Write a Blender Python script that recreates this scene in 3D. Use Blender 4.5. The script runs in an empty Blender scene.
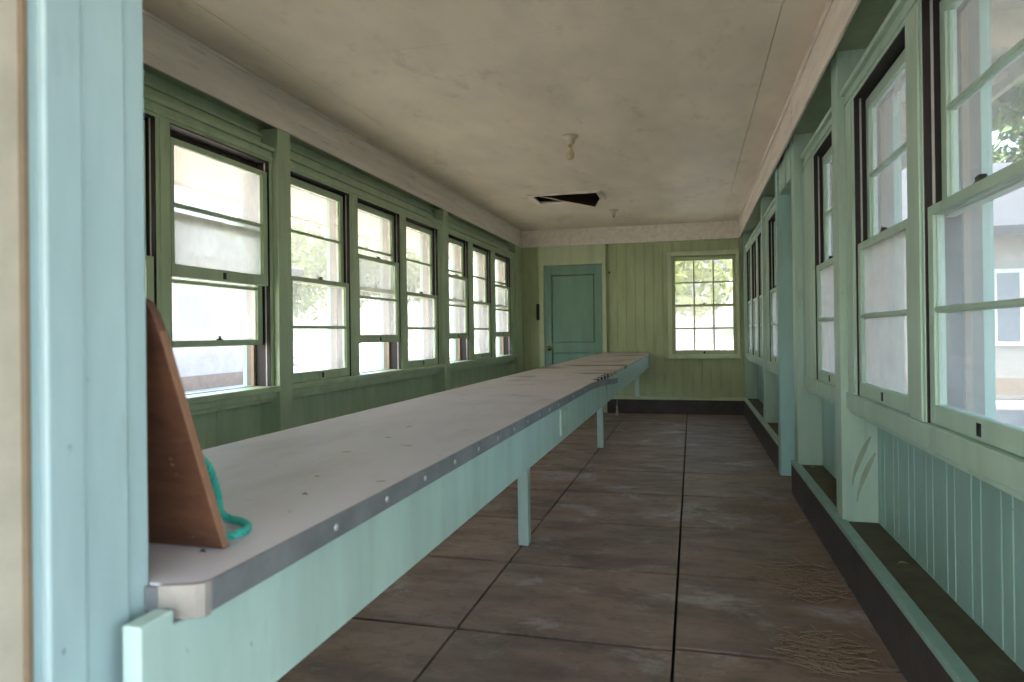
import bpy, math, random
from mathutils import Matrix, Vector, noise
random.seed(7)
C = bpy.context.scene.collection
SC = bpy.context.scene

# ---------------------------------------------------------------- camera
cd = bpy.data.cameras.new('camera'); cam = bpy.data.objects.new('camera', cd); C.objects.link(cam)
cd.sensor_width = 36; cd.lens = 24.012; cd.clip_start = .02; cd.clip_end = 500
cd.shift_y = -10/1024
_v = Vector((692-512, 0.0, -683.0)).normalized()
_u = Vector((-.013, 1, 0)); _u = (_u - _v*_u.dot(_v)).normalized()
_x = _v.cross(_u)
cam.matrix_world = Matrix(((_x.x, _x.y, _x.z, 0), (_v.x, _v.y, _v.z, 0), (_u.x, _u.y, _u.z, 1.17), (0, 0, 0, 1)))
cd.dof.use_dof = True; cd.dof.focus_distance = 4.5; cd.dof.aperture_fstop = 5.0
SC.camera = cam

# ---------------------------------------------------------------- sky, sun, exposure
w = bpy.data.worlds.new('world'); SC.world = w; w.use_nodes = True
wn = w.node_tree; bg = wn.nodes['Background']
sk = wn.nodes.new('ShaderNodeTexSky'); sk.sky_type = 'NISHITA'; sk.sun_disc = False
sk.sun_elevation = math.radians(60); sk.sun_rotation = math.radians(236); sk.dust_density = 2.5; sk.air_density = 1.2
wn.links.new(sk.outputs[0], bg.inputs[0]); bg.inputs[1].default_value = .45
sl = bpy.data.lights.new('sun', 'SUN'); so = bpy.data.objects.new('sun', sl); C.objects.link(so)
sl.energy = 5.5; sl.angle = .01; sl.color = (1, .95, .86)
so.rotation_euler = Vector((-.30, -.20, .93)).to_track_quat('Z', 'Y').to_euler()
SC.view_settings.view_transform = 'Standard'; SC.view_settings.look = 'None'
SC.view_settings.gamma = 1; SC.view_settings.use_curve_mapping = False
SC.view_settings.exposure = 1.85

# ---------------------------------------------------------------- materials
def newmat(name):
    m = bpy.data.materials.new(name); m.use_nodes = True
    return m, m.node_tree, m.node_tree.nodes['Principled BSDF']
def N(t, typ, **k):
    n = t.nodes.new(typ)
    for a, b in k.items(): setattr(n, a, b)
    return n
def tex(t, scale, detail=4, rough=.55, stretch=(1, 1, 1), off=(0, 0, 0), src='Object', distort=0):
    co = N(t, 'ShaderNodeTexCoord'); mp = N(t, 'ShaderNodeMapping')
    mp.inputs['Scale'].default_value = stretch; mp.inputs['Location'].default_value = off
    t.links.new(co.outputs[src], mp.inputs[0])
    n = N(t, 'ShaderNodeTexNoise'); n.inputs['Scale'].default_value = scale
    n.inputs['Detail'].default_value = detail; n.inputs['Roughness'].default_value = rough
    n.inputs['Distortion'].default_value = distort
    t.links.new(mp.outputs[0], n.inputs['Vector']); return n.outputs['Fac']
def ramp(t, f, a, b):
    r = N(t, 'ShaderNodeMapRange'); r.inputs[1].default_value = a; r.inputs[2].default_value = b
    t.links.new(f, r.inputs[0]); return r.outputs[0]
def mix(t, fac, a, b):
    m = N(t, 'ShaderNodeMix', data_type='RGBA')
    for s, v in ((0, fac), (6, a), (7, b)):
        if isinstance(v, (tuple, float, int)):
            m.inputs[s].default_value = (*v, 1) if isinstance(v, tuple) else v
        else: t.links.new(v, m.inputs[s])
    return m.outputs[2]
def mul(t, a, k):
    m = N(t, 'ShaderNodeMath', operation='MULTIPLY'); t.links.new(a, m.inputs[0])
    if isinstance(k, (float, int)): m.inputs[1].default_value = k
    else: t.links.new(k, m.inputs[1])
    return m.outputs[0]
def bump(t, b, f, s, d=.01):
    n = N(t, 'ShaderNodeBump'); n.inputs['Strength'].default_value = s; n.inputs['Distance'].default_value = d
    t.links.new(f, n.inputs['Height']); t.links.new(n.outputs[0], b.inputs['Normal'])
def paint(name, col, dirt=(.10, .09, .05), amt=.45, rough=.42, stretch=(3, 3, .6)):
    m, t, b = newmat(name)
    c2 = tuple(x*.80 for x in col)
    c = mix(t, ramp(t, tex(t, 2.2, 5, .6, stretch), .35, .7), col, c2)
    f = mul(t, ramp(t, tex(t, 5, 8, .7, stretch, (3, 1, 7)), .56, .82), amt)
    c = mix(t, f, c, dirt)
    spk = mul(t, ramp(t, tex(t, 60, 2, .5, (1, 1, .5), (9, 2, 1)), .74, .80), .6)
    c = mix(t, spk, c, dirt)
    t.links.new(c, b.inputs['Base Color']); b.inputs['Roughness'].default_value = rough
    bump(t, b, tex(t, 35, 4, .6, (1, 1, .25)), .25, .004)
    return m
def plain(name, col, rough=.6, metal=0, var=.75, sc=12, bmp=.2):
    m, t, b = newmat(name)
    t.links.new(mix(t, ramp(t, tex(t, sc, 5, .6), .3, .7), col, tuple(x*var for x in col)), b.inputs['Base Color'])
    b.inputs['Roughness'].default_value = rough; b.inputs['Metallic'].default_value = metal
    if bmp: bump(t, b, tex(t, sc*4, 4, .6), bmp, .004)
    return m
M = {}
M['green'] = paint('warm_light_paint', (.45, .55, .35))  # yellower copy of the mint paint, warm light put into its colour
M['far_green'] = paint('far_warm_light_paint', (.42, .48, .26))  # same paint yellowed to stand for warm light off the foliage
M['mint'] = paint('mint_paint', (.42, .575, .465))
M['mint_blue'] = paint('cool_light_paint', (.29, .47, .42), amt=.3)  # mint made bluer, the tint of cool daylight painted in
M['apron'] = paint('apron_paint', (.52, .70, .64), amt=.2)
M['jamb_blue'] = paint('pale_blue_paint', (.42, .57, .59), amt=.25)
M['teal'] = paint('teal_door_paint', (.18, .32, .24), amt=.3)
M['cream'] = paint('cream_ceiling_paint', (.83, .72, .585), dirt=(.30, .23, .15), amt=.6, rough=.55, stretch=(1, .5, 1))
M['beam'] = paint('weathered_cream_paint', (.86, .77, .67), dirt=(.22, .18, .13), amt=.95, rough=.6, stretch=(6, .5, 6))
M['dark_wood'] = plain('bare_dark_wood', (.012, .006, .005), .7, var=.6, bmp=0)
M['old_wood'] = plain('old_grey_wood', (.16, .15, .13), .8)
M['pale_green'] = paint('pale_green_paint', (.53, .60, .37), amt=.3)
M['tan_wood'] = plain('bare_tan_wood', (.26, .19, .12), .7)
M['strip'] = plain('grey_parting_strip', (.42, .40, .38), .5)
M['black'] = plain('dark_metal', (.02, .02, .022), .4, .6, bmp=0)
M['iron'] = plain('galvanised_edging', (.30, .31, .335), .5, .3, var=.6, sc=9)
M['tin'] = plain('bright_edging', (.37, .34, .31), .5, .2, var=.7, sc=20)
M['nail'] = plain('bright_nail', (.60, .60, .63), .4, .4, bmp=0)
M['brass'] = plain('brass', (.65, .45, .17), .25, 1, bmp=0)
M['porcelain'] = plain('porcelain', (.60, .52, .38), .3, bmp=0)
M['soffit'] = plain('soffit_paint', (.72, .60, .44), .7)
M['ext'] = plain('cream_siding', (.60, .54, .43), .6)
M['concrete'] = plain('curb_concrete', (.070, .055, .048), .75, var=.55, sc=6, bmp=.6)
M['ledge'] = plain('dirty_ledge', (.105, .095, .055), .85, var=.5, sc=9, bmp=.8)
M['grout'] = plain('dark_joint', (.018, .014, .012), .9)
M['straw'] = plain('dry_grass', (.29, .205, .13), .8, bmp=0)
M['attic'] = plain('attic_boards', (.03, .022, .016), .9)
M['raw_panel'] = plain('raw_brown_board', (.07, .038, .022), .8, var=.6)

# floor slabs
m, t, b = newmat('floor_slabs'); M['floor'] = m
gi = N(t, 'ShaderNodeNewGeometry')
c = mix(t, ramp(t, gi.outputs['Random Per Island'], 0, 1), (.31, .215, .155), (.215, .15, .112))
c = mix(t, mul(t, ramp(t, tex(t, 2.4, 7, .65, (1, 2.2, 1)), .42, .72), .75), c, (.07, .048, .036))
c = mix(t, mul(t, ramp(t, tex(t, 1.6, 9, .75, (1, 1.3, 1), (4, 2, 0), distort=.6), .545, .66), .7), c, (.46, .42, .39))
c = mix(t, mul(t, ramp(t, tex(t, 14, 6, .7), .52, .75), .5), c, (.055, .04, .03))
t.links.new(c, b.inputs['Base Color'])
t.links.new(ramp(t, tex(t, 3, 6, .6, (1, 2, 1)), -.3, 1.0), b.inputs['Roughness'])
bump(t, b, tex(t, 18, 8, .7), .35, .006)
# counter surface
m, t, b = newmat('counter_surface'); M['counter'] = m
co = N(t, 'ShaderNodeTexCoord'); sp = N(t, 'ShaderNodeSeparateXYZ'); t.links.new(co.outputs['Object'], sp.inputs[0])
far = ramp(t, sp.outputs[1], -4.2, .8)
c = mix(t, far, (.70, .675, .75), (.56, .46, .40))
c = mix(t, mul(t, ramp(t, tex(t, 3.0, 7, .7, (2.2, .8, 1)), .45, .75), .5), c, (.42, .37, .36))
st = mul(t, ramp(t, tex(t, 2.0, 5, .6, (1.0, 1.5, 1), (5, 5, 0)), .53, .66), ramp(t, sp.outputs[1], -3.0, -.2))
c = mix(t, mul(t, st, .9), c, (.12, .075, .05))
c = mix(t, mul(t, ramp(t, tex(t, 9, 3, .5, (1, 1.6, 1), (2, 8, 0)), .70, .73), .8), c, (.08, .06, .06))
c = mix(t, mul(t, ramp(t, tex(t, 5, 6, .7, (1, 1, 1), (1, 3, 0)), .58, .75), .35), c, (.62, .60, .62))
t.links.new(c, b.inputs['Base Color']); b.inputs['Roughness'].default_value = .5
bump(t, b, tex(t, 25, 6, .7), .25, .004)
# plywood
m, t, b = newmat('brown_plywood'); M['ply'] = m
c = mix(t, ramp(t, tex(t, 7, 6, .65, (1, 1, 4), distort=.8), .3, .72), (.17, .072, .038), (.065, .026, .016))
c = mix(t, mul(t, ramp(t, tex(t, 40, 3, .5), .70, .74), .8), c, (.5, .42, .36))
t.links.new(c, b.inputs['Base Color']); b.inputs['Roughness'].default_value = .55
bump(t, b, tex(t, 30, 5, .6, (1, 1, 5)), .3, .003)
M['ply_edge'] = plain('plywood_edge', (.33, .17, .10), .7, sc=30)
M['rope'] = plain('teal_rope', (.05, .52, .45), .55, sc=60)
# glass with a film of dust
def glass(name, film, tint=(.90, .89, .87), sc=3.0):
    m, t, b = newmat(name); t.nodes.remove(b)
    out = t.nodes['Material Output']
    tr = N(t, 'ShaderNodeBsdfTransparent'); tr.inputs[0].default_value = (.93, .95, .94, 1)
    gl = N(t, 'ShaderNodeBsdfGlossy'); gl.inputs['Roughness'].default_value = .05
    df = N(t, 'ShaderNodeBsdfDiffuse'); df.inputs[0].default_value = (*tint, 1)
    tl = N(t, 'ShaderNodeBsdfTranslucent'); tl.inputs[0].default_value = (*tint, 1)
    a = N(t, 'ShaderNodeMixShader'); a.inputs[0].default_value = .65
    t.links.new(df.outputs[0], a.inputs[1]); t.links.new(tl.outputs[0], a.inputs[2])
    f = N(t, 'ShaderNodeMath', operation='ADD'); f.use_clamp = True
    t.links.new(mul(t, ramp(t, tex(t, sc, 6, .65, (1, 1, .6)), .3, .75), film*.9), f.inputs[0]); f.inputs[1].default_value = film*.55
    b1 = N(t, 'ShaderNodeMixShader'); t.links.new(f.outputs[0], b1.inputs[0])
    t.links.new(tr.outputs[0], b1.inputs[1]); t.links.new(a.outputs[0], b1.inputs[2])
    b2 = N(t, 'ShaderNodeMixShader'); b2.inputs[0].default_value = .05
    t.links.new(b1.outputs[0], b2.inputs[1]); t.links.new(gl.outputs[0], b2.inputs[2])
    t.links.new(b2.outputs[0], out.inputs[0]); return m
M['glass'] = glass('dusty_glass', .30, (.72, .71, .70))
M['glass_clear'] = glass('lightly_dusty_glass', .22, (.75, .74, .72))
M['glass_hazy'] = glass('hazy_glass', .55, (.72, .73, .76))
M['glass_grey'] = glass('grey_grimy_glass', .66, (.62, .58, .53))
M['glass_frost'] = glass('frosted_glass', .85, (.86, .87, .88))

# ---------------------------------------------------------------- mesh helpers
class MB:
    def __init__(s, mp=None): s.v = []; s.f = []; s.mp = mp or (lambda a, b, c: (a, b, c)); s.mi = []; s.cur = 0
    def add(s, vs, fs):
        o = len(s.v); s.v += [s.mp(*p) for p in vs]; s.f += [tuple(i+o for i in f) for f in fs]; s.mi += [s.cur]*len(fs); return s
    def box(s, x0, x1, y0, y1, z0, z1):
        return s.add([(x, y, z) for x in (x0, x1) for y in (y0, y1) for z in (z0, z1)],
            [(0, 1, 3, 2), (4, 6, 7, 5), (0, 4, 5, 1), (2, 3, 7, 6), (0, 2, 6, 4), (1, 5, 7, 3)])
    def prism(s, pts, a, b, fn):
        n = len(pts)
        return s.add([fn(p, a) for p in pts]+[fn(p, b) for p in pts],
            [tuple(range(n)), tuple(range(2*n-1, n-1, -1))]+[(i, (i+1) % n, n+(i+1) % n, n+i) for i in range(n)])
    def lathe(s, cx, cy, prof, seg=24):
        vs = []; fs = []
        for r, z in prof:
            vs += [(cx+r*math.cos(2*math.pi*k/seg), cy+r*math.sin(2*math.pi*k/seg), z) for k in range(seg)]
        for i in range(len(prof)-1):
            for k in range(seg):
                a = i*seg+k; b_ = i*seg+(k+1) % seg; fs.append((a, b_, b_+seg, a+seg))
        fs.append(tuple(range(seg))); fs.append(tuple(range(len(vs)-1, len(vs)-seg-1, -1)))
        return s.add(vs, fs)
    def tube(s, pts, r, seg=8):
        pts = [Vector(p) for p in pts]; vs = []; fs = []
        up = Vector((0, 0, 1))
        d0 = (pts[1]-pts[0]).normalized()
        if abs(d0.z) > .9: up = Vector((1, 0, 0))
        a = d0.cross(up).normalized()
        for i, p in enumerate(pts):
            d = (pts[min(i+1, len(pts)-1)]-pts[max(i-1, 0)]).normalized()
            a = (a-d*a.dot(d)).normalized(); b_ = d.cross(a)
            rr = r[i] if isinstance(r, list) else r
            vs += [tuple(p+(a*math.cos(2*math.pi*k/seg)+b_*math.sin(2*math.pi*k/seg))*rr) for k in range(seg)]
        for i in range(len(pts)-1):
            for k in range(seg):
                q = i*seg+k; w_ = i*seg+(k+1) % seg; fs.append((q, w_, w_+seg, q+seg))
        fs.append(tuple(range(seg))); fs.append(tuple(range(len(vs)-1, len(vs)-seg-1, -1)))
        return s.add(vs, fs)
    def build(s, name, mat, parent=None, bevel=.003, smooth=False):
        import bmesh
        o0 = Vector((0, 0, 0)); p = parent
        while p is not None: o0 += p.location; p = p.parent
        me = bpy.data.meshes.new(name); me.from_pydata([tuple(Vector(v)-o0) for v in s.v], [], s.f)
        for mt in (mat if isinstance(mat, list) else [mat]): me.materials.append(M[mt] if isinstance(mt, str) else mt)
        for p_, i in zip(me.polygons, s.mi): p_.material_index = i
        bm = bmesh.new(); bm.from_mesh(me); bmesh.ops.recalc_face_normals(bm, faces=bm.faces); bm.to_mesh(me); bm.free()
        if smooth:
            for p_ in me.polygons: p_.use_smooth = True
        o = bpy.data.objects.new(name, me); C.objects.link(o)
        if parent: o.parent = parent
        if bevel:
            bv = o.modifiers.new('bevel', 'BEVEL'); bv.width = bevel; bv.segments = 2; bv.limit_method = 'ANGLE'; bv.angle_limit = .7
        return o
def tag(o, label, cat, kind=None, group=None):
    o['label'] = label; o['category'] = cat
    if kind: o['kind'] = kind
    if group: o['group'] = group
    return o
def empty(name, loc, label, cat, kind=None, group=None):
    o = bpy.data.objects.new(name, None); C.objects.link(o); o.location = loc
    o.empty_display_size = .1
    return tag(o, label, cat, kind, group)
def bead(mb, u0, u1, z0, z1, w0, w1, pitch=.13, g=.009, off=0.0):
    """vertical tongue-and-groove boards: local axes (u, w, z), visible face at w0"""
    mb.box(u0, u1, w0+.006, w1, z0, z1)
    edges = []; k = math.floor(u0/pitch)
    while k*pitch < u1:
        edges.append(k*pitch)
        if off: edges.append(k*pitch+off)
        k += 1
    edges.append(k*pitch)
    for k in range(len(edges)-1):
        a = max(u0, edges[k]+g/2); b_ = min(u1, edges[k+1]-g/2)
        if b_-a > .012:
            pts = [(a, w0+.0065), (a, w0+.004), (a+.004, w0), (b_-.004, w0), (b_, w0+.004), (b_, w0+.0065)]
            mb.prism(pts, z0, z1, lambda p, z: (p[0], p[1], z))

LX, RX, FY = -2.5, .735, 9.96
mapL = lambda u, w_, z: (LX-w_, u, z)
mapR = lambda u, w_, z: (RX+w_, u, z)
mapF = lambda u, w_, z: (u, FY+w_, z)
ZB, ZT = .862, 2.24

# ---------------------------------------------------------------- floor
f = MB()
xs = [-2.75, -2.60, -1.76, -.92, -.08, .76, .98]
ys = [.1+.808*k for k in range(-3, 14)]
for i in range(len(xs)-1):
    for j in range(len(ys)-1):
        x0, x1 = xs[i]+.006, xs[i+1]-.006
        dy = .0 if i < 4 else .02
        y0, y1 = ys[j]+.012+dy+.05, ys[j+1]-.012+dy+.05
        if y1 > 10.2: y1 = 10.2
        if y0 > 10.1: continue
        dz = random.uniform(-.0015, 0)
        e = .004
        f.prism([(y0, -.06), (y0, dz-e), (y0+e, dz), (y1-e, dz), (y1, dz-e), (y1, -.06)], x0, x1, lambda p, x: (x, p[0], p[1]))
fl = f.build('floor', 'floor', None, 0)
f = MB(); f.box(-2.75, .98, -2.35, 10.2, -.13, -.035); bed = f.build('joint_bed', 'grout', fl, 0)
tag(fl, 'brown stained concrete slab floor with dark joints', 'floor', 'structure')

# ---------------------------------------------------------------- ceiling in sheets with thin seams, hatch opening left free
f = MB()
HX0, HX1, HY0, HY1 = -1.70, -.99, 7.40, 7.84
for (x0, x1) in ((-2.47, -2.18), (-2.178, .428), (.431, .66)):
    yc = [.55, .97, 3.40, 5.86, 8.34, 10.02]
    for j in range(5):
        y0, y1 = yc[j]+.0012, yc[j+1]-.0012
        if x0 < HX0 < x1 and j == 3:
            f.box(x0, HX0, y0, y1, 2.70, 2.715); f.box(HX1, x1, y0, y1, 2.70, 2.715)
            f.box(HX0, HX1, y0, HY0, 2.70, 2.715); f.box(HX0, HX1, HY1, y1, 2.70, 2.715)
        else: f.box(x0, x1, y0, y1, 2.70, 2.715)
ce = f.build('ceiling', 'cream', None, .001)
tag(ce, 'stained cream sheet ceiling with thin seams', 'ceiling', 'structure')
f = MB(); # attic above
for (x0, x1, y0, y1) in ((-2.47, HX0, .55, 10.02), (HX1, .66, .55, 10.02), (HX0, HX1, .55, HY0), (HX0, HX1, HY1, 10.02)):
    f.box(x0, x1, y0, y1, 2.717, 2.74)
f.build('ceiling_backing', 'attic', ce, 0)

# roof with eaves, lengthened unseen behind the camera to dim the front light
f = MB(); f.box(-4.2, 1.60, -3.4, 11.0, 3.05, 3.15); f.box(-4.2, -4.17, -3.4, 11, 2.45, 3.1); f.box(1.57, 1.60, -3.4, 11, 2.40, 3.1)
f.box(-4.2, 1.6, -3.4, -3.37, 2.5, 3.1); f.box(-2.69, .93, -3.4, .5, 2.72, 2.74); f.box(-4.2, 1.6, 10.97, 11, 2.45, 3.1)
f.box(-4.2, -2.69, -3.4, 11, 2.47, 2.49); f.box(.93, 1.60, -3.4, 11, 2.52, 2.54); f.box(-2.7, .95, 10.2, 11, 2.5, 2.52)
rf = f.build('ceiling', 'soffit', None, 0); tag(rf, 'beige eave soffit seen outside through the windows, with an unseen porch end added to dim front light', 'roof', 'structure')
rf.name = 'ceiling_eaves'
f = MB()
for k in range(16):
    y = .7+k*.66
    f.prism([(.93, 2.52), (.93, 2.36), (1.35, 2.36), (1.57, 2.44), (1.57, 2.52)], y, y+.05, lambda p, yy: (p[0], yy, p[1]))
f.build('rafter_tails', 'soffit', rf, .003)

# ---------------------------------------------------------------- walls
L_WIN = [(1.94, 2.76), (2.855, 3.68), (3.90, 4.70), (4.83, 5.62), (5.76, 6.56), (6.82, 7.54), (7.72, 8.46), (8.66, 9.43)]
R_WIN = [(1.70, 2.50), (2.67, 3.47), (3.80, 4.55), (6.35, 7.13), (7.58, 8.24), (8.42, 9.08), (9.25, 9.88)]
DY0, DY1 = 5.24, 5.86      # doorway in the right wall
def side_wall(name, mp, wins, y0, y1, mat, label, gap=None):
    mb = MB(mp)
    W0 = .10 if mp is mapL else .125
    W1 = .20
    for a, b_ in ([(y0, y1)] if not gap else [(y0, gap[0]-.03), (gap[1]+.03, y1)]):
        bead(mb, a, b_, .0, .80, W0, W1, .30 if mp is mapL else .22, .003, 0 if mp is mapL else .075)
    for a, b_ in ([(y0, y1)] if not gap else [(y0, gap[0]-.03), (gap[1]+.03, y1)]): mb.box(a, b_, W0, W1, 2.24, 2.72)
    prev = y0
    for a, b_ in wins:
        if gap and prev < gap[0] and a > gap[1]:
            mb.box(prev, gap[0]-.03, .012, W1, .80, 2.24); mb.box(gap[1]+.03, a, .012, W1, .80, 2.24)
        else: mb.box(prev, a, .012, W1, .80, 2.24)
        mb.box(a, b_, .06, W1, .78, .845)
        prev = b_
    mb.box(prev, y1, .012 if mp is mapL else .09, W1, .80, 2.24)
    o = mb.build(name, mat, None, 0)
    return tag(o, label, 'wall', 'structure')
side_wall('wall_left', mapL, L_WIN, .56, 9.63, 'green', 'shaded olive green left wall below and above the window row')
side_wall('wall_right', mapR, R_WIN, .56, 10.05, 'mint_blue', 'board wall under the right hand windows, bluish daylight tint in its paint', (DY0, DY1))
f = MB(); f.box(-2.70, -2.47, 9.63, 10.1, 0, 2.72); tag(f.build('wall_left_corner', 'green', None, .002), 'dark green corner panel beside the last left window', 'wall', 'structure')
# far wall with door and window openings
f = MB(mapF)
DX0, DX1, DZ = -2.13, -1.26, 2.17
WX0, WX1, WZ0, WZ1 = -.272, .605, .835, 2.235
bead(f, -2.7, -2.21, 0, 2.72, .05, .2); bead(f, -1.2, WX0, 0, 2.72, .05, .2)
bead(f, WX1, .95, 0, 2.72, .05, .2); bead(f, WX0, WX1, 0, WZ0, .05, .2); bead(f, WX0, WX1, WZ1, 2.72, .05, .2)
f.box(-2.21, DX0, .05, .2, 0, 2.72); f.box(DX1, -1.2, .05, .2, 0, 2.72); f.box(DX0, DX1, .05, .2, DZ, 2.72)
tag(f.build('wall_far', 'far_green', None, 0), 'tongue and groove end wall, its green yellowed for warm light', 'wall', 'structure')
# front wall left of the opening; unseen lintel, right side added to block light
f = MB(); f.box(-2.7, -.652, .56, .70, 0, 2.72); f.box(-.652, .95, .56, .70, 2.12, 2.72); f.box(.56, .95, .56, .70, 0, 2.12)
tag(f.build('wall_front', 'green', None, 0), 'wall behind the pale blue door jamb, plus unseen lintel and side added to block front light', 'wall', 'structure')
f = MB(); f.box(-.66, -.645, .605, .665, 0, 2.75); f.box(-.66, -.650, .655, .700, 0, 2.75); f.box(-.66, -.640, .556, .602, 0, 2.75)
f.box(-.66, -.652, .545, .70, 0, 2.75)
tag(f.build('trim_1', 'jamb_blue', None, .003), 'pale blue painted door jamb at the left edge of the picture', 'door jamb', 'structure')
f = MB(); f.box(-1.2, -.655, .505, .548, 0, 2.75)
tag(f.build('trim_2', 'ext', None, .004), 'cream outer casing board at the far left edge', 'casing', 'structure')
f = MB(); f.box(-.657, -.6495, .5395, .5465, 0, 2.75)
tag(f.build('trim_3', 'tan_wood', None, .001), 'brown bare wood edge between cream casing and blue jamb', 'trim', 'structure')

tn = [3]
def trim(mb, mat, label, bevel=.003, cat='trim'):
    tn[0] += 1; return tag(mb.build('trim_%d' % tn[0], mat, None, bevel), label, cat, 'structure')
# beams under the ceiling
f = MB(); f.box(-2.478, -2.46, .56, 10.0, 2.455, 2.70); f.box(-2.46, -2.447, .70, 9.98, 2.682, 2.70)
trim(f, 'beam', 'weathered cream beam along the top of the left wall', .004, 'beam')
f = MB(); f.box(.64, .658, .56, 10.0, 2.455, 2.70); f.box(.628, .64, .70, 9.98, 2.66, 2.70)
for y in (4.72, 9.2): f.box(.634, .641, y, y+.035, 2.455, 2.66)
trim(f, 'beam', 'weathered cream beam along the top of the right wall', .004, 'beam')
f = MB(); f.box(-2.46, .64, 9.965, 10.05, 2.455, 2.70)
for x in (-1.76, .42): f.box(x, x+.045, 9.955, 9.966, 2.455, 2.70)
trim(f, 'beam', 'cream board along the top of the end wall', .003, 'beam')
f = MB(); f.box(.657, .87, .56, 10.0, 2.53, 2.56); f.box(-2.61, -2.477, .56, 9.7, 2.49, 2.52)
trim(f, 'green', 'dark green soffit above the right hand window heads', .002)
# left header moulding
for i, (a, b_) in enumerate(((.9, 3.71), (3.85, 6.63), (6.77, 9.63))):
    f = MB(mapL); f.box(a, b_, .075, .1, 2.31, 2.41); f.box(a, b_, .06, .1, 2.405, 2.425)
    trim(f, 'green', 'green header board above the %s group of left windows' % ('nearest', 'middle', 'farthest')[i])

# posts
def post(x0, x1, y0, y1, z0, z1, mat, label, extra=None):
    f = MB(); f.box(x0, x1, y0, y1, z0, z1)
    if extra: extra(f)
    return trim(f, mat, label, .004, 'post')
post(-2.62, -2.46, .76, .90, .2, 2.456, 'green', 'green wall post hidden beyond the blue jamb')
post(-2.62, -2.46, 3.71, 3.85, .2, 2.456, 'green', 'green wall post left, between the first and second window groups')
post(-2.62, -2.46, 6.63, 6.77, .2, 2.456, 'green', 'green wall post left, between the second and third window groups')
post(.70, .87, 3.64, 3.78, .21, 2.54, 'mint', 'nearest mint post on the right wall with brown scuff marks')
post(.70, .87, 5.10, 5.24, .21, 2.54, 'mint', 'mint post on the near side of the doorway in the right wall')
post(.675, 1.10, 5.86, 5.99, 0, 2.54, 'mint_blue', 'blue green door jamb post standing on the floor')
post(.70, .87, 7.36, 7.48, .21, 2.54, 'mint', 'mint post right of the three far windows')
post(.70, .87, 9.90, 10.0, .21, 2.54, 'mint', 'slim mint corner post beside the end window')
f = MB(); f.box(.69, 1.10, 5.22, 5.88, 2.25, 2.54); f.box(.80, 1.0, 5.15, 5.95, 2.56, 2.72); f.box(.678, .692, 5.40, 5.46, 2.25, 2.54)
trim(f, 'mint', 'mint header over the doorway in the right wall')
f = MB(); f.box(1.10, 1.15, 5.0, 6.1, 0, 2.54); trim(f, 'teal', 'closed teal panel filling the doorway of the right wall', .002, 'door panel')
# scuffs on the nearest post (worn paint strokes)
f = MB()
for (z, k) in ((.52, 0), (.44, 1)):
    pts = [(.745+.02*k+.085*t_, 3.6385, z-.11+.24*t_**.7+.0) for t_ in [i/12 for i in range(13)]]
    vs = []; fs = []
    for i, p in enumerate(pts):
        wd = .007*math.sin(math.pi*(i+.5)/13)+.002
        vs += [(p[0]-wd, p[1], p[2]+wd), (p[0]+wd, p[1], p[2]-wd)]
    for i in range(12): fs.append((2*i, 2*i+1, 2*i+3, 2*i+2))
    f.add(vs, fs)
trim(f, plain('scuffed_paint', (.30, .38, .27), .8), 'two curved brown scuff strokes on the nearest mint post', 0, 'scuff')

# curbs and ledges
def curb(nm, mp_, a, b_, w_front, w_back, label, mat='mint', strip_w=.045):
    f = MB(mp_); f.box(a, b_, w_front, w_back, -.01, .225)
    o = f.build(nm, 'concrete', None, .006); tag(o, label, 'curb', 'structure')
    g = MB(mp_); g.box(a, b_, w_front+strip_w, w_back, .225, .232); g.build('ledge_top', 'ledge', o, 0)
    g = MB(mp_); g.box(a, b_, w_front-.003, w_front+strip_w, .212, .240); g.build('edge_strip', mat, o, .004)
    return o
curb('baseboard_right', mapR, .56, 5.24, -.06, .15, 'dark concrete curb with dirty ledge along the near right wall', 'mint_blue')
curb('baseboard_right.001', mapR, 5.99, 9.98, -.06, .15, 'dark concrete curb along the far part of the right wall', 'mint')
curb('baseboard_left', mapL, .70, 10.0, -.04, .15, 'dark concrete curb along the left wall', 'green')
f = MB(); f.box(-1.20, .675, 9.91, 10.02, -.01, .2)
o = f.build('baseboard_far', 'concrete', None, .005); tag(o, 'dark concrete curb under the end wall', 'curb', 'structure')
g = MB(); g.box(-1.20, .72, 9.90, 10.02, .2, .24); g.build('edge_strip', 'pale_green', o, .004)

# ---------------------------------------------------------------- windows
def casing(mp_, wins, a, b_, mat, label, left):
    f = MB(mp_)
    f.box(a, b_, 0, .1, ZT, 2.31)                                   # head
    f.box(a, b_, -.022, .1, 2.305, 2.33)                            # cap
    f.box(a, b_, -.008, .02, 2.255, 2.275)
    prev = a
    for (p, q) in list(wins)+[(b_, None)]:
        f.box(prev, p, 0, .03, ZB, ZT)
        if p-prev > .09:
            f.box(prev+.022, p-.022, -.006, .004, ZB, ZT)
        prev = q
    if left: f.box(a, b_, -.036, .1, .828, ZB); f.box(a, b_, -.012, .1, .79, .828); f.box(a, b_, .004, .1, .765, .79)
    else: f.box(a, b_, -.012, .14, .787, ZB); f.box(a, b_, .0, .13, .765, .787)
    return trim(f, mat, label, .003, 'window casing')
casing(mapL, L_WIN[0:2], .90, 3.71, 'green', 'green casing round the nearest group of left windows', 1)
casing(mapL, L_WIN[2:5], 3.85, 6.63, 'green', 'green casing round the middle group of left windows', 1)
casing(mapL, L_WIN[5:8], 6.77, 9.62, 'green', 'green casing round the farthest group of left windows', 1)
casing(mapR, R_WIN[0:2], .62, 3.64, 'mint', 'mint casing round the nearest right windows', 0)
casing(mapR, R_WIN[2:3], 3.78, 4.88, 'mint', 'mint casing of the single window between post and doorway', 0)
casing(mapR, R_WIN[3:4], 6.10, 7.36, 'mint', 'mint casing of the single window beyond the doorway', 0)
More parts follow.
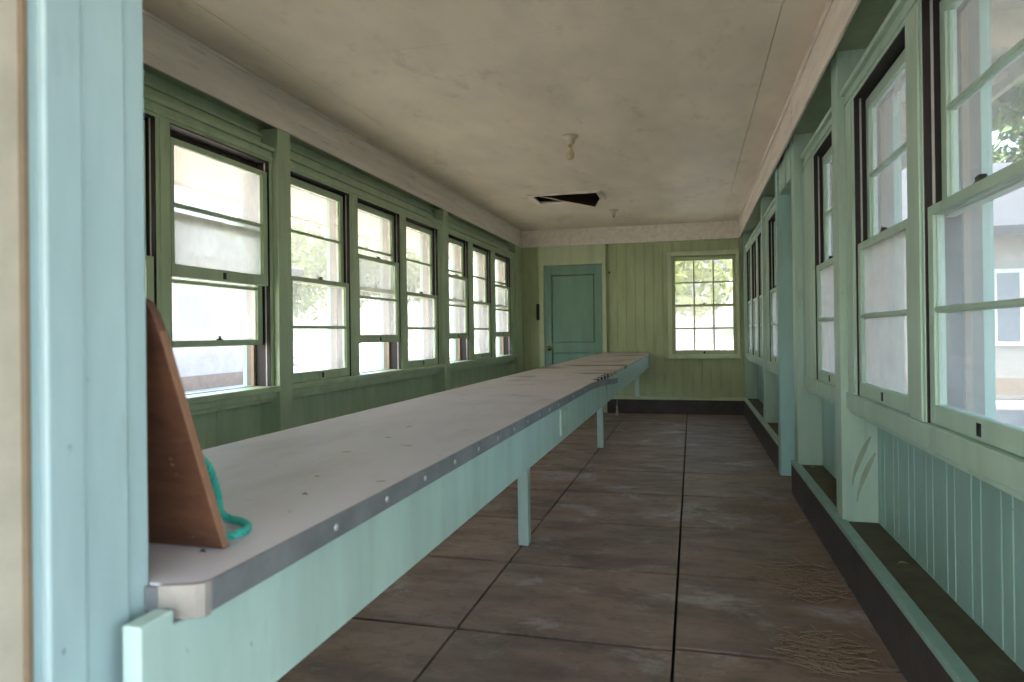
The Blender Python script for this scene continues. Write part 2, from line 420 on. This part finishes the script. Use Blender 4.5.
casing(mapR, R_WIN[4:7], 7.48, 9.90, 'mint', 'mint casing round the three farthest right windows', 0)

wn_ = [0]
def window(mp_, u0, u1, zb, zt, zi, zo, mat, label, ncol=1, glasses=('glass', 'glass'), ext=.19, detail=True, st=.048, near=None, trk='dark_wood'):
    """double hung window: tracks, outer (upper) and inner (lower) sash; zi, zo are the sash bottoms"""
    wn_[0] += 1
    r = empty('window_%d' % wn_[0], Vector(mp_((u0+u1)/2, .05, zb)), label, 'window', 'structure')
    f = MB(mp_)
    T = .005
    for s_ in (0, 1):                                              # side tracks, bare dark wood with parting strip
        a, b_ = (u0, u0+T) if s_ == 0 else (u1-T, u1)
        f.box(a, b_, .004, .108, zb, zt)
    f.box(u0+T, u1-T, .004, .108, zt-T, zt); f.box(u0+T, u1-T, .092, .106, zt-.066, zt-T)
    f.build('track', trk, r, 0)
    f = MB(mp_)
    for a, b_ in ((u0+T, u0+T+.0028), (u1-T-.0028, u1-T)): f.box(a, b_, .026, .034, zb, zt-T)
    f.build('parting_strip', 'strip', r, 0)
    f = MB(mp_)
    for a, b_ in ((u0, u0+.022), (u1-.022, u1)): f.box(a, b_, .108, .130, zb, zt)
    f.box(u0, u1, .108, .130, zt-.02, zt)
    f.build('blind_stop', 'tan_wood', r, .002)
    f = MB(mp_)
    for a, b_ in ((u0, u0+.016), (u1-.016, u1)): f.box(a, b_, .130, .163, zb, zt)
    f.build('storm_track', 'old_wood', r, .001)
    f = MB(mp_)
    for a, b_ in ((u0-.06, u0+.012), (u1-.012, u1+.06)): f.box(a, b_, .163, ext, zb-.03, zt+.03)
    f.box(u0+.012, u1-.012, .163, ext, zt-.01, zt+.05); f.box(u0-.06, u1+.06, .145, ext+.05, zb-.07, zb-.03)
    f.box(u0+.012, u1-.012, .108, .16, zb-.03, zb+.004)
    f.build('outer_frame', 'mint_blue', r, .003)
    H = (zt-zb+.03)/2
    for nm, z0, wa, wb, bot, top, gm in (('outer_sash', zo, .052, .086, .034, .05, glasses[0]), ('inner_sash', zi, .010, .044, .062, .032, glasses[1])):
        a, b_ = u0+T+.0035, u1-T-.0035; z1 = z0+H-.004
        sn = near or st
        z0_ = z0+.002
        f = MB(mp_)
        f.box(a, a+sn, wa, wb, z0_, z1); f.box(b_-st, b_, wa, wb, z0_, z1)
        f.box(a+sn, b_-st, wa, wb, z0_, z0_+bot); f.box(a+sn, b_-st, wa, wb, z1-top, z1)
        zc = (z0_+bot+z1-top)/2
        f.box(a+sn, b_-st, wa+.004, wb-.004, zc-.010, zc+.010); f.box(a+sn, b_-st, wa+.001, wa+.01, zc-.006, zc+.006)
        for k in range(1, ncol):
            u = a+st+(b_-a-2*st)*k/ncol
            f.box(u-.009, u+.009, wa+.004, wb-.004, z0_+bot, z1-top)
        # glazing step
        for q in (.006,):
            f.box(a+sn, a+sn+q, wa+.010, wb-.010, z0_+bot, z1-top); f.box(b_-st-q, b_-st, wa+.010, wb-.010, z0_+bot, z1-top)
        so_ = f.build(nm, mat, r, .002)
        g = MB(mp_); g.box(a+sn-.004, b_-st+.004, (wa+wb)/2-.0015, (wa+wb)/2+.0015, z0_+bot-.004, z1-top+.004)
        g.build('glass', gm, so_, 0)
        um = (u0+u1)/2
        if detail:
            g = MB(mp_)
            if nm == 'inner_sash':
                # lift on the bottom rail and lock on the meeting rail
                g.box(um-.013, um+.013, wa-.003, wa, z0_+.012, z0_+.048)
                g.build('sash_lift', 'black', so_, .001)
                g = MB(mp_); zt_ = z1
                g.box(um-.026, um+.026, wa+.004, wb-.006, zt_, zt_+.006); g.box(um-.010, um+.012, wa+.006, wb-.010, zt_+.006, zt_+.020)
                g.box(um+.0, um+.036, wa+.010, wa+.018, zt_+.012, zt_+.020)
                g.build('sash_lock', 'black', so_, .001)
            elif zo < zt-H-.05 or zi > zb+.1:
                g.box(um-.02, um+.02, wa-.010, wa+.002, z0_+bot, z0_+bot+.008); g.box(um-.004, um+.010, wa-.008, wa, z0_+bot+.008, z0_+bot+.024)
                g.build('lock_keeper', 'black', so_, .001)
    return r
H = (ZT-ZB+.03)/2
zoc = ZT-.014-H+.002
lab = ['left window partly cut off by the blue jamb',
 'large left window just before the first post, both sashes shifted open', 'closed left window just after the first post',
 'left window with raised sash in the middle group', 'closed left window just before the second post',
 'left window with raised sash just after the second post', 'closed left window in the middle of the farthest group',
 'farthest left window, raised sash beside the corner']
zis = [ZB, 1.475, ZB, 1.105, ZB, 1.115, ZB, 1.125]
zos = [zoc, 1.115, zoc, zoc, zoc, zoc, zoc, zoc]
gls = [('glass', 'glass')]*8
gls[1] = ('glass', 'glass_hazy'); gls[2] = ('glass', 'glass_clear')
for i, (a, b_) in enumerate(L_WIN):
    zi_ = min(zis[i], ZT-.014-H+.002)
    window(mapL, a, b_, ZB, ZT, zi_, zos[i], 'green', lab[i], 1, gls[i], near=.028)
labR = ['nearest right window showing the neighbouring yard, cut by the picture edge',
 'right window with hazy panes between the mullion and the nearest post', 'narrow looking right window between the nearest post and the doorway',
 'right window just beyond the doorway', 'first of the three farthest right windows', 'middle of the three farthest right windows', 'last right window beside the end wall']
glr = [('glass_clear', 'glass_clear'), ('glass', 'glass_grey')]+[('glass', 'glass_grey')]*5
for i, (a, b_) in enumerate(R_WIN):
    window(mapR, a, b_, ZB, ZT, ZB, zoc, 'mint', labR[i], 1, glr[i])
# end window, nine panes over nine... three columns by two rows per sash
window(mapF, WX0, WX1, WZ0, WZ1, WZ0, WZ1-.014-(WZ1-WZ0+.03)/2+.002, 'far_green', 'bright twelve pane window in the end wall', 3, ('glass_clear', 'glass'), .19, st=.034, trk='far_green')
f = MB(mapF)
f.box(WX0-.055, WX0, .0, .06, WZ0-.02, WZ1+.05); f.box(WX1, WX1+.035, .0, .06, WZ0-.02, WZ1+.07)
f.box(WX0-.06, WX1+.04, -.010, .06, WZ1, WZ1+.06); f.box(WX0-.06, WX1+.04, -.018, .06, WZ0-.055, WZ0-.002)
trim(f, 'pale_green', 'pale green casing round the end window', .003, 'window casing')

# ---------------------------------------------------------------- door in the end wall
f = MB(); f.box(DX0+.004, DX1-.004, 10.022, 10.045, .005, DZ-.004)
dr = f.build('door_1', 'teal', None, .002); tag(dr, 'teal panelled door in the end wall with brass knob', 'door', 'structure')
f = MB()
x0, x1, y = DX0+.004, DX1-.004, 9.980
f.box(x0, x0+.11, y, 10.024, .005, DZ-.004); f.box(x1-.11, x1, y, 10.024, .005, DZ-.004)
for a, b_ in ((.005, .2), (.88, 1.02), (2.02, DZ-.004)): f.box(x0+.11, x1-.11, y, 10.024, a, b_)
f.build('stiles_and_rails', 'teal', dr, .003)
for a, b_ in ((.2, .88), (1.02, 2.02)):
    f = MB(); f.box(x0+.124, x1-.124, y+.008, 10.024, a+.014, b_-.014); f.build('door_panel', 'teal', dr, .004)
f = MB(lambda a, b_, c: (DX0+.075+a, 9.980-c, .94+b_))
f.lathe(0, 0, [(.034, 0), (.034, .006), (.012, .008), (.012, .030), (.030, .036), (.036, .050), (.030, .064), (.008, .070)], 20)
f.build('door_knob', 'brass', dr, 0, True)
f = MB(); f.box(DX0-.075, DX0, 9.955, 10.03, 0, DZ+.0); f.box(DX1, DX1+.055, 9.955, 10.03, 0, DZ)
f.box(DX0-.075, DX1+.055, 9.962, 10.03, DZ, 2.456); f.box(-1.76, -1.715, 9.954, 9.963, DZ, 2.456)
f.box(DX0-.085, DX0-.06, 9.948, 10.0, DZ, 2.456); f.box(DX1+.035, DX1+.06, 9.948, 10.0, DZ, 2.456)
trim(f, 'pale_green', 'pale green door surround with a plain board above the door', .003, 'door casing')
f = MB(); f.box(DX0-.0, DX0+.012, 9.965, 9.99, .72, 1.09); trim(f, 'tin', 'pale worn strip on the door jamb beside the knob', .001)

f = MB(); f.box(-2.235, -2.195, 9.915, 9.956, 1.36, 1.60); f.box(-2.23, -2.20, 9.905, 9.916, 1.42, 1.54)
bx = f.build('switch_box', 'dark_wood', None, .004); tag(bx, 'small dark switch box on the casing left of the teal door', 'switch box')
f = MB(); f.box(-1.165, -1.145, 9.985, 10.008, 2.02, 2.05); f.tube([(-1.155, 9.985, 2.035), (-1.155, 9.96, 2.03), (-1.155, 9.955, 2.05)], .004)
tag(f.build('coat_hook', 'black', None, 0), 'tiny dark hook on the boards right of the door', 'hook')

# ---------------------------------------------------------------- counter
ZC = .87
ct = empty('counter', (-.91, 5.3, 0), 'long narrow counter with grey worn top, metal edging and mint apron running down the room', 'counter')
XF, XB, Y0, Y1 = -.580, -1.265, .704, 9.955
f = MB(); pts = [(XB, Y0), (-.651, Y0), (-.648, .696), (-.622, .696), (-.587, .7085), (XF-.001, .715), (XF, Y1), (XB, Y1)]
f.prism(pts, ZC-.03, ZC, lambda p, z: (p[0], p[1], z)); f.build('counter_top', 'counter', ct, .003)
# metal edging in strips: long front strip, torn free and bending outward, near end pieces
f = MB(); f.box(XF, XF+.006, .717, 3.95, ZC-.037, ZC+.001)
vs = []; fs = []
pp = []
for i in range(15):
    t_ = i/14; pp.append((XF+.003+.055*t_**1.6, 3.95+.98*t_, -.030*t_**1.5))
for (x, y, dz) in pp:
    vs += [(x-.003, y, ZC-.037+dz), (x+.003, y, ZC-.037+dz), (x+.003, y, ZC+.001+dz), (x-.003, y, ZC+.001+dz)]
for i in range(14):
    for k in range(4): fs.append((4*i+k, 4*i+(k+1) % 4, 4*i+4+(k+1) % 4, 4*i+4+k))
fs += [(0, 1, 2, 3), (56, 57, 58, 59)]
f.add(vs, fs)
f.build('metal_edging', 'iron', ct, .001)
f = MB(); f.box(-.6485, -.626, .690, .6955, ZC-.034, ZC-.003); f.build('end_edging', 'iron', ct, .001)
f = MB(); f.prism([(-.626, .686), (-.620, .688), (-.584, .700), (XF+.004, .707), (XF+.006, .716), (XF, .720), (XF-.003, .714), (-.588, .708), (-.622, .6955), (-.626, .692)], ZC-.040, ZC+.001, lambda p, z: (p[0], p[1], z))
f.build('corner_edging', 'tin', ct, .001)
yn = 1.02; nail = None
while yn < 4.2:
    f = MB(lambda a, b_, c: (XF+.006+c, yn+a, ZC-.018+b_)); f.lathe(0, 0, [(.0065, 0), (.0055, .0015), (.002, .0025)], 10)
    f.build('nail_head', 'nail', ct, 0); yn += .195
for k in range(4):
    f = MB(); y = 4.30+.17*k; f.box(XF-.03, XF+.0015, y, y+.085, ZC-.0295, ZC+.0012); f.build('broken_edge', 'grout', ct, .002)
# aprons
f = MB(); f.prism([(.632, .50), (.632, .846), (.684, .846), (.684, .828), (.73, .828), (.73, .839), (5.85, .839), (5.85, .658), (.76, .658), (.76, .50)], -.626, -.600, lambda p, x: (x, p[0], p[1]))
f.box(-.625, -.602, 5.853, Y1, .658, ZC-.030)
f.build('front_apron', 'apron', ct, .003)
f = MB(); f.box(-1.245, -1.220, Y0, Y1, .70, ZC-.03); f.build('back_apron', 'apron', ct, .003)
for k in range(12):
    f = MB(); f.box(-1.22, -.625, .95+.8*k, .99+.8*k, .74, ZC-.03); f.build('crossbar', 'green', ct, .002)
for y in (3.68, 6.93):
    f = MB(); f.box(-.941, -.882, y-.03, y+.03, 0, .745); f.build('leg', 'apron', ct, .004)
    f = MB(); f.box(-1.22, -.625, y-.02, y+.02, .655, .745) ; f.build('leg_brace', 'apron', ct, .003)
f = MB(); f.box(-.80, -.74, 9.90, 9.955, .24, .70); f.build('leg', 'apron', ct, .004)
# plate on the apron
f = MB(); f.box(-.600, -.596, 3.14, 3.32, .70, .80); f.box(-.600, -.590, 3.12, 3.15, .69, .81)
f.build('apron_plate', plain('pale_plate', (.55, .70, .60), .5, bmp=0), ct, .002)
f = MB(); f.box(-.600, -.595, 4.90, 4.93, .66, .84); f.build('joint_cover', 'mint', ct, .002)

# plumb weight on a string under the counter
f = MB(); cx, cy = -1.0, 9.35
f.tube([(cx, cy, .695), (cx+.003, cy, .4), (cx, cy, .155)], .0035, 6)
sb = None
o = empty('hanging_pull', (cx, cy, .03), 'small pale cone weight hanging on a string under the far end of the counter', 'pull weight')
f.build('string', 'strip', o, 0)
f = MB(); f.lathe(cx, cy, [(.004, .17), (.010, .16), (.014, .10), (.026, .045), (.030, .035), (.026, .03)], 16)
f.build('weight', 'strip', o, 0, True)

# ---------------------------------------------------------------- plywood board leaning on the inside of the jamb
def ply(u, w_, z):   # leans back towards the front wall
    return (u, .831+w_-.335*(z-.87), z)
f = MB(ply)
pts = [(-1.02, .872), (-.640, .872), (-.6415, .90), (-.6515, 1.180), (-.6535, 1.200), (-.659, 1.214), (-.670, 1.222), (-.85, 1.225), (-1.02, 1.22)]
f.prism(pts, -.007, .007, lambda p, w_: (p[0], w_, p[1]))
bd = f.build('plywood_board', 'ply', None, .0015)
tag(bd, 'brown plywood offcut with a slanting side leaning at the near end of the counter', 'board')
f = MB(ply)
for k in range(3):
    a = -.0065+.0045*k
    f.prism([(-.6405, .873), (-.6390, .873), (-.6405, .90), (-.6503, 1.178), (-.6515, 1.178), (-.642, .90)], a, a+.0035, lambda p, w_: (p[0], w_, p[1]))
f.build('edge_plies', 'ply_edge', bd, 0)

# rope: three strands twisted round a path
path = [(-.80, .87, 1.05), (-.775, .90, 1.01), (-.750, .925, .97), (-.740, .93, .945), (-.735, .935, .915), (-.735, .94, .890), (-.722, .945, .878), (-.700, .940, .877),
        (-.678, .928, .876), (-.662, .907, .876), (-.657, .886, .876), (-.664, .866, .876), (-.680, .857, .876), (-.71, .858, .876), (-.75, .87, .876)]
def catmull(P, n):
    P = [Vector(p) for p in P]; P = [P[0]*2-P[1]]+P+[P[-1]*2-P[-2]]; out = []
    for i in range(1, len(P)-2):
        for k in range(n):
            t_ = k/n; a, b_, c, d = P[i-1:i+3]
            out.append(.5*((2*b_)+(c-a)*t_+(2*a-5*b_+4*c-d)*t_**2+(3*b_-a-3*c+d)*t_**3))
    out.append(P[-2]); return out
cv = catmull(path, 14)
f = MB(); n_ = len(cv)
for s_ in range(3):
    pts = []; L = 0
    for i, p in enumerate(cv):
        if i: L += (p-cv[i-1]).length
        d = (cv[min(i+1, n_-1)]-cv[max(i-1, 0)]).normalized(); a = d.cross(Vector((0, 0, 1)))
        a = a.normalized() if a.length > .05 else Vector((1, 0, 0)); b_ = d.cross(a)
        th = L/.026*2*math.pi+s_*2.094
        pts.append(p+(a*math.cos(th)+b_*math.sin(th))*.0034)
    f.tube(pts, .0031, 8)
tag(f.build('rope', 'rope', None, 0, True), 'teal twisted rope looping on the counter behind the plywood board', 'rope')

# ---------------------------------------------------------------- ceiling lamps and hatch
def lamp(x, y, bulb, label):
    r = empty('ceiling_lamp_holder', (x, y, 2.70), label, 'lamp holder', None, 'lamp holders on the ceiling')
    f = MB(); f.lathe(x, y, [(.062, 2.70), (.062, 2.692), (.055, 2.684), (.036, 2.680), (.033, 2.655), (.030, 2.640), (.018, 2.632)], 28)
    f.build('base', 'porcelain', r, 0, True)
    if bulb:
        f = MB(); f.lathe(x, y, [(.014, 2.640), (.014, 2.612), (.012, 2.608)], 18); f.build('socket_collar', 'brass', r, 0, True)
        f = MB(); f.lathe(x, y, [(.012, 2.612), (.016, 2.596), (.026, 2.572), (.030, 2.55), (.027, 2.533), (.016, 2.521), (.004, 2.518)], 24)
        m_, t_, b_ = newmat('bulb_glass'); b_.inputs['Base Color'].default_value = (.80, .66, .44, 1); b_.inputs['Roughness'].default_value = .2; b_.inputs['Transmission Weight'].default_value = .35
        f.build('bulb', m_, r, 0, True)
    else:
        f = MB(); f.lathe(x, y, [(.020, 2.636), (.018, 2.61), (.008, 2.60)], 18); f.build('socket_collar', 'tin', r, 0, True)
    return r
lamp(-.90, 5.27, True, 'porcelain ceiling lamp holder with an unlit bulb')
lamp(-.93, 8.60, False, 'small empty ceiling lamp holder beyond the hatch')
f = MB()
B = .05
f.box(HX0-B, HX0, HY0-B, HY1+B, 2.682, 2.70); f.box(HX1, HX1+B, HY0-B, HY1+B, 2.682, 2.70)
f.box(HX0, HX1, HY0-B, HY0, 2.682, 2.70); f.box(HX0, HX1, HY1, HY1+B, 2.682, 2.70)
trim(f, 'beam', 'cream frame round the open ceiling hatch', .002, 'hatch frame')
f = MB()
f.box(HX0-.008, HX0, HY0, HY1, 2.70, 3.0); f.box(HX1, HX1+.008, HY0, HY1, 2.70, 3.0); f.box(HX0, HX1, HY0-.008, HY0, 2.70, 3.0); f.box(HX0, HX1, HY1, HY1+.008, 2.70, 3.0)
f.box(HX0-.01, HX1+.01, HY0-.01, HY1+.01, 3.0, 3.02)
trim(f, 'attic', 'dark shaft above the open ceiling hatch', 0, 'hatch shaft')
NL = Vector((HX0+.01, HY0+.015, 2.70)); FR = Vector((HX1-.01, HY1-.02, 2.705)); NR = Vector((-1.015, HY0+.10, 2.545)); FL = NL+FR-NR
nn = (FR-NL).cross(NR-NL).normalized()*.006   # down-facing
q = [NL, NR, FR, FL]
f = MB(); f.add([tuple(p) for p in q]+[tuple(p-nn) for p in q], [(4, 5, 6, 7), (0, 1, 5, 4), (1, 2, 6, 5), (2, 3, 7, 6), (3, 0, 4, 7), (0, 1, 2, 3)])
f.mi = [1, 0, 0, 0, 0, 0]
tag(f.build('hatch_cover', ['cream', 'raw_panel'], None, 0), 'loose hatch cover hanging skewed in the ceiling opening', 'hatch cover')

# ---------------------------------------------------------------- dry grass litter on the floor
def straw(name, x, y, rx, ry, n, label, z=.003, mat='straw'):
    f = MB()
    for k in range(n):
        a = random.gauss(0, 1)*rx*.5; b_ = random.gauss(0, 1)*ry*.5
        th = random.uniform(0, math.pi) if random.random() < .5 else random.gauss(.2, .5); L = random.uniform(.015, .06)
        c = Vector((x+a, y+b_, z+random.uniform(0, .012))); d = Vector((math.cos(th), math.sin(th), random.uniform(-.12, .12)))*L
        mid = c+Vector((-d.y, d.x, .002))*.15
        f.tube([c-d, mid, c+d], random.uniform(.0009, .002), 4)
    o = f.build(name, mat, None, 0); tag(o, label, 'dry grass', 'stuff')
straw('dry_grass_litter', .47, 3.42, .16, .22, 330, 'brown clump of dry grass on the floor, the middle one of the right strip')
straw('dry_grass_litter', .45, 2.66, .14, .16, 300, 'clump of dry grass on the floor nearest the camera by the curb')
straw('dry_grass_litter', .44, 4.68, .22, .20, 180, 'faint clump of dry grass farthest along the right floor strip')
def leaf(x, y, z, s, label, mat):
    f = MB(); vs = []; n = 10
    for i in range(n):
        t_ = i/(n-1); wd = s*.35*math.sin(math.pi*t_)+.0005
        vs += [(x+s*(t_-.5), y-wd, z+.004+.35*wd), (x+s*(t_-.5), y, z+.002+.006*math.sin(3*t_)), (x+s*(t_-.5), y+wd, z+.004+.35*wd)]
    fs = []
    for i in range(n-1): fs += [(3*i, 3*i+1, 3*i+4, 3*i+3), (3*i+1, 3*i+2, 3*i+5, 3*i+4)]
    f.add(vs, fs); o = f.build('dry_leaf', mat, None, 0); tag(o, label, 'leaf')
M['leaf'] = plain('yellow_leaf', (.35, .30, .10), .7, bmp=0)
M['twig'] = plain('dark_twig', (.03, .02, .015), .8, bmp=0)
leaf(.80, 3.02, .233, .04, 'curled yellow leaf on the curb ledge below the nearest right window', 'leaf')
leaf(.78, 5.0, .233, .03, 'small pale leaf on the ledge beside the doorway post', 'strip')
leaf(-.70, 1.13, .8705, .012, 'dark speck of leaf on the counter beyond the rope', 'twig')
leaf(-.655, .80, .8705, .010, 'dark speck of leaf on the counter in front of the plywood board', 'twig')

# ---------------------------------------------------------------- outside
def ground():
    m, t, b = newmat('pale_ground'); 
    c = mix(t, ramp(t, tex(t, .35, 5, .6), .45, .6), (.52, .48, .42), (.33, .27, .20))
    t.links.new(c, b.inputs['Base Color']); b.inputs['Roughness'].default_value = .9
    f = MB(); f.box(-120, 120, -60, 160, -.35, -.15)
    tag(f.build('ground', m, None, 0), 'sunlit pale yard outside the windows', 'ground', 'structure')
ground()
M['hwall'] = plain('pale_house_wall', (.46, .43, .39), .8, sc=2)
M['hglass'] = plain('house_window_glass', (.20, .23, .27), .15, bmp=0)
M['roofing'] = plain('grey_shingles', (.07, .07, .075), .9, sc=8)
M['white'] = plain('white_trim', (.78, .77, .74), .6)
M['brick'] = plain('brown_base_course', (.30, .22, .16), .9, sc=6)
M['bark'] = plain('bark', (.10, .075, .055), .9)
def house(name, x0, x1, y0, y1, h, over, rise, wins, label, axis='y', base=.35):
    r = empty(name, ((x0+x1)/2, (y0+y1)/2, -.15), label, 'house')
    f = MB(); f.box(x0, x1, y0, y1, -.15, h); f.build('wall', 'hwall', r, 0)
    f = MB(); f.box(x0-.05, x1+.05, y0-.05, y1+.05, -.15, base-.15); f.build('base_course', 'brick', r, 0)
    a, b_, c, d = x0-over, x1+over, y0-over, y1+over
    f = MB()
    if axis == 'y':
        xm = (a+b_)/2; f.prism([(a, h-.12), (xm, h+rise-.12), (b_, h-.12), (b_, h+.04), (xm, h+rise+.04), (a, h+.04)], c, d, lambda p, y_: (p[0], y_, p[1]))
    else:
        ym = (c+d)/2; f.prism([(c, h-.12), (ym, h+rise-.12), (d, h-.12), (d, h+.04), (ym, h+rise+.04), (c, h+.04)], a, b_, lambda p, x_: (x_, p[0], p[1]))
    f.build('roof', 'roofing', r, 0)
    for face, p, z0, wd, ht in wins:
        g = MB(); k = MB()
        if face == '+x':
            g.box(x1, x1+.06, p-.08, p+wd+.08, z0-.08, z0+ht+.08); k.box(x1+.05, x1+.07, p, p+wd/2-.03, z0, z0+ht); k.box(x1+.05, x1+.07, p+wd/2+.03, p+wd, z0, z0+ht)
        else:
            g.box(p-.08, p+wd+.08, y0-.06, y0, z0-.08, z0+ht+.08); k.box(p, p+wd/2-.03, y0-.07, y0-.05, z0, z0+ht); k.box(p+wd/2+.03, p+wd, y0-.07, y0-.05, z0, z0+ht)
        o = g.build('window', 'white', r, 0); k.build('pane', 'hglass', o, 0)
    return r
f = MB(); f.box(1.7, 30, -12, 12.3, -.2, -.12); f.box(1.7, 30, 14.2, 40, -.2, -.12)  # dark slabs carry the yard's shade in their colour, gap stays sunlit
tag(f.build('shaded_yard', plain('shade_grey_ground', (.10, .095, .088), .9, sc=3), None, 0), 'yard right of the room, its shade put into the dark grey', 'shaded_yard', 'structure')
house('pale_building', -20, -12, 3, 17.6, 3.1, .7, 2.0, [('+x', 12.1+1.75*k, 1.35, 1.5, .85) for k in range(-4, 3)], 'pale building across the yard seen through the left windows')
house('pale_house', 4.2, 14, 15, 22, 3.0, .6, 2.0, [('-y', 7.4, .9, 1.2, 1.3), ('-y', 5.2, .9, .8, 1.3)], 'pale house with grey shingle roof seen through the nearest right window', 'x')
house('white_house', -6, 0.9, 24, 30, 3.2, .5, 1.5, [], 'white house behind the end window', 'x')

def leafmat(name, c1, c2):
    m, t, b = newmat(name); gi = N(t, 'ShaderNodeNewGeometry')
    c = mix(t, gi.outputs['Random Per Island'], c1, c2)
    t.links.new(c, b.inputs['Base Color']); b.inputs['Roughness'].default_value = .6
    tl = N(t, 'ShaderNodeBsdfTranslucent'); t.links.new(c, tl.inputs[0])
    ms = N(t, 'ShaderNodeMixShader'); ms.inputs[0].default_value = .4
    t.links.new(b.outputs[0], ms.inputs[1]); t.links.new(tl.outputs[0], ms.inputs[2]); t.links.new(ms.outputs[0], t.nodes['Material Output'].inputs[0])
    return m
M['leaf_g'] = leafmat('green_foliage', (.10, .16, .05), (.22, .27, .10))
M['leaf_y'] = leafmat('yellow_green_foliage', (.28, .36, .07), (.45, .46, .12))
def tree(x, y, h, r, n, mat, label, ls=.16, squash=.8, trunk=.16):
    root = empty('tree', (x, y, -.15), label, 'tree', None, 'trees in the yard around the building')
    f = MB(); zt = h-r*squash
    f.tube([(x, y, -.2), (x+.1, y+.05, zt*.5), (x-.05, y, zt)], [trunk, trunk*.75, trunk*.5], 9)
    for k in range(6):
        a = k*1.05+random.random(); e = Vector((x+math.cos(a)*r*.65, y+math.sin(a)*r*.65, zt+random.uniform(-.1, .6)*r*squash))
        s_ = Vector((x, y, zt*random.uniform(.65, .95))); f.tube([s_, (s_+e)/2+Vector((0, 0, .15)), e], [trunk*.4, trunk*.25, trunk*.1], 6)
    f.build('trunk', 'bark', root, 0, True)
    f = MB(); blobs = [(Vector((random.gauss(0, .42)*r, random.gauss(0, .42)*r, random.gauss(0, .35)*r*squash)), random.uniform(.3, .55)*r) for _ in range(16)]
    vs = []; fs = []
    for k in range(n):
        c, br = random.choice(blobs); d = Vector([random.gauss(0, 1) for _ in range(3)]).normalized()*br*random.uniform(.6, 1)
        p = Vector((x, y, zt))+c+d; a = Vector([random.gauss(0, 1) for _ in range(3)]).normalized(); b_ = a.orthogonal().normalized()
        s_ = ls*random.uniform(.6, 1.2); o = len(vs)
        vs += [tuple(p-a*s_), tuple(p+b_*s_*.4), tuple(p+a*s_), tuple(p-b_*s_*.4)]; fs.append((o, o+1, o+2, o+3))
    f.add(vs, fs); f.build('foliage', 'leaf_g' if mat == 'g' else 'leaf_y', root, 0)
tree(-19, 27, 6.5, 3.2, 5000, 'g', 'tree beyond the yard behind the left windows, nearest the pale building', .22)
tree(-24, 36, 8, 4.2, 5000, 'g', 'tall tree far behind the middle left windows', .28)
tree(-15.5, 33, 6, 2.6, 4000, 'g', 'rounded tree far beyond the left yard', .24)
tree(-7, 40, 7, 3.2, 4000, 'g', 'tree farthest along the left yard', .26)
tree(-1.0, 15.0, 4.3, 1.8, 12000, 'y', 'yellow green tree seen at the top of the end window', .11)
tree(4.4, 9.9, 7.0, 2.2, 9000, 'g', 'leafy tree seen high in the nearest right window', .15)
for k in range(3):
    tree(6.0+8*k, 30, 10, 2.9, 6000, 'g', ['tall tree behind the pale house, nearest its left end', 'tall tree behind the middle of the pale house', 'tall tree behind the right end of the pale house'][k], .3, 1.0, .25)
tree(6.8, 4.0, 6.4, 2.4, 8000, 'g', 'unseen broad tree added beside the right wall to block sky light', .17)  # unseen, added with the next one to cut skylight from the right
tree(5.6, -2.6, 6.2, 2.4, 6000, 'g', 'unseen tree added by the front right corner to block sky light', .17)
tree(11.5, 9.2, 6.0, 2.3, 5000, 'g', 'tree shading the right hand yard', .16)
# rail fence beyond the left yard
fe = empty('rail_fence', (-18, 22, -.15), 'low rail fence across the yard beyond the left windows', 'fence')
f = MB()
for z in (.35, .75): f.box(-30, -7, 24.0, 24.05, z, z+.08)
f.build('rails', 'white', fe, 0)
for k in range(10):
    f = MB(); x = -30+2.5*k; f.box(x-.05, x+.05, 24.05, 24.15, -.15, .95); f.build('post', 'white', fe, 0)
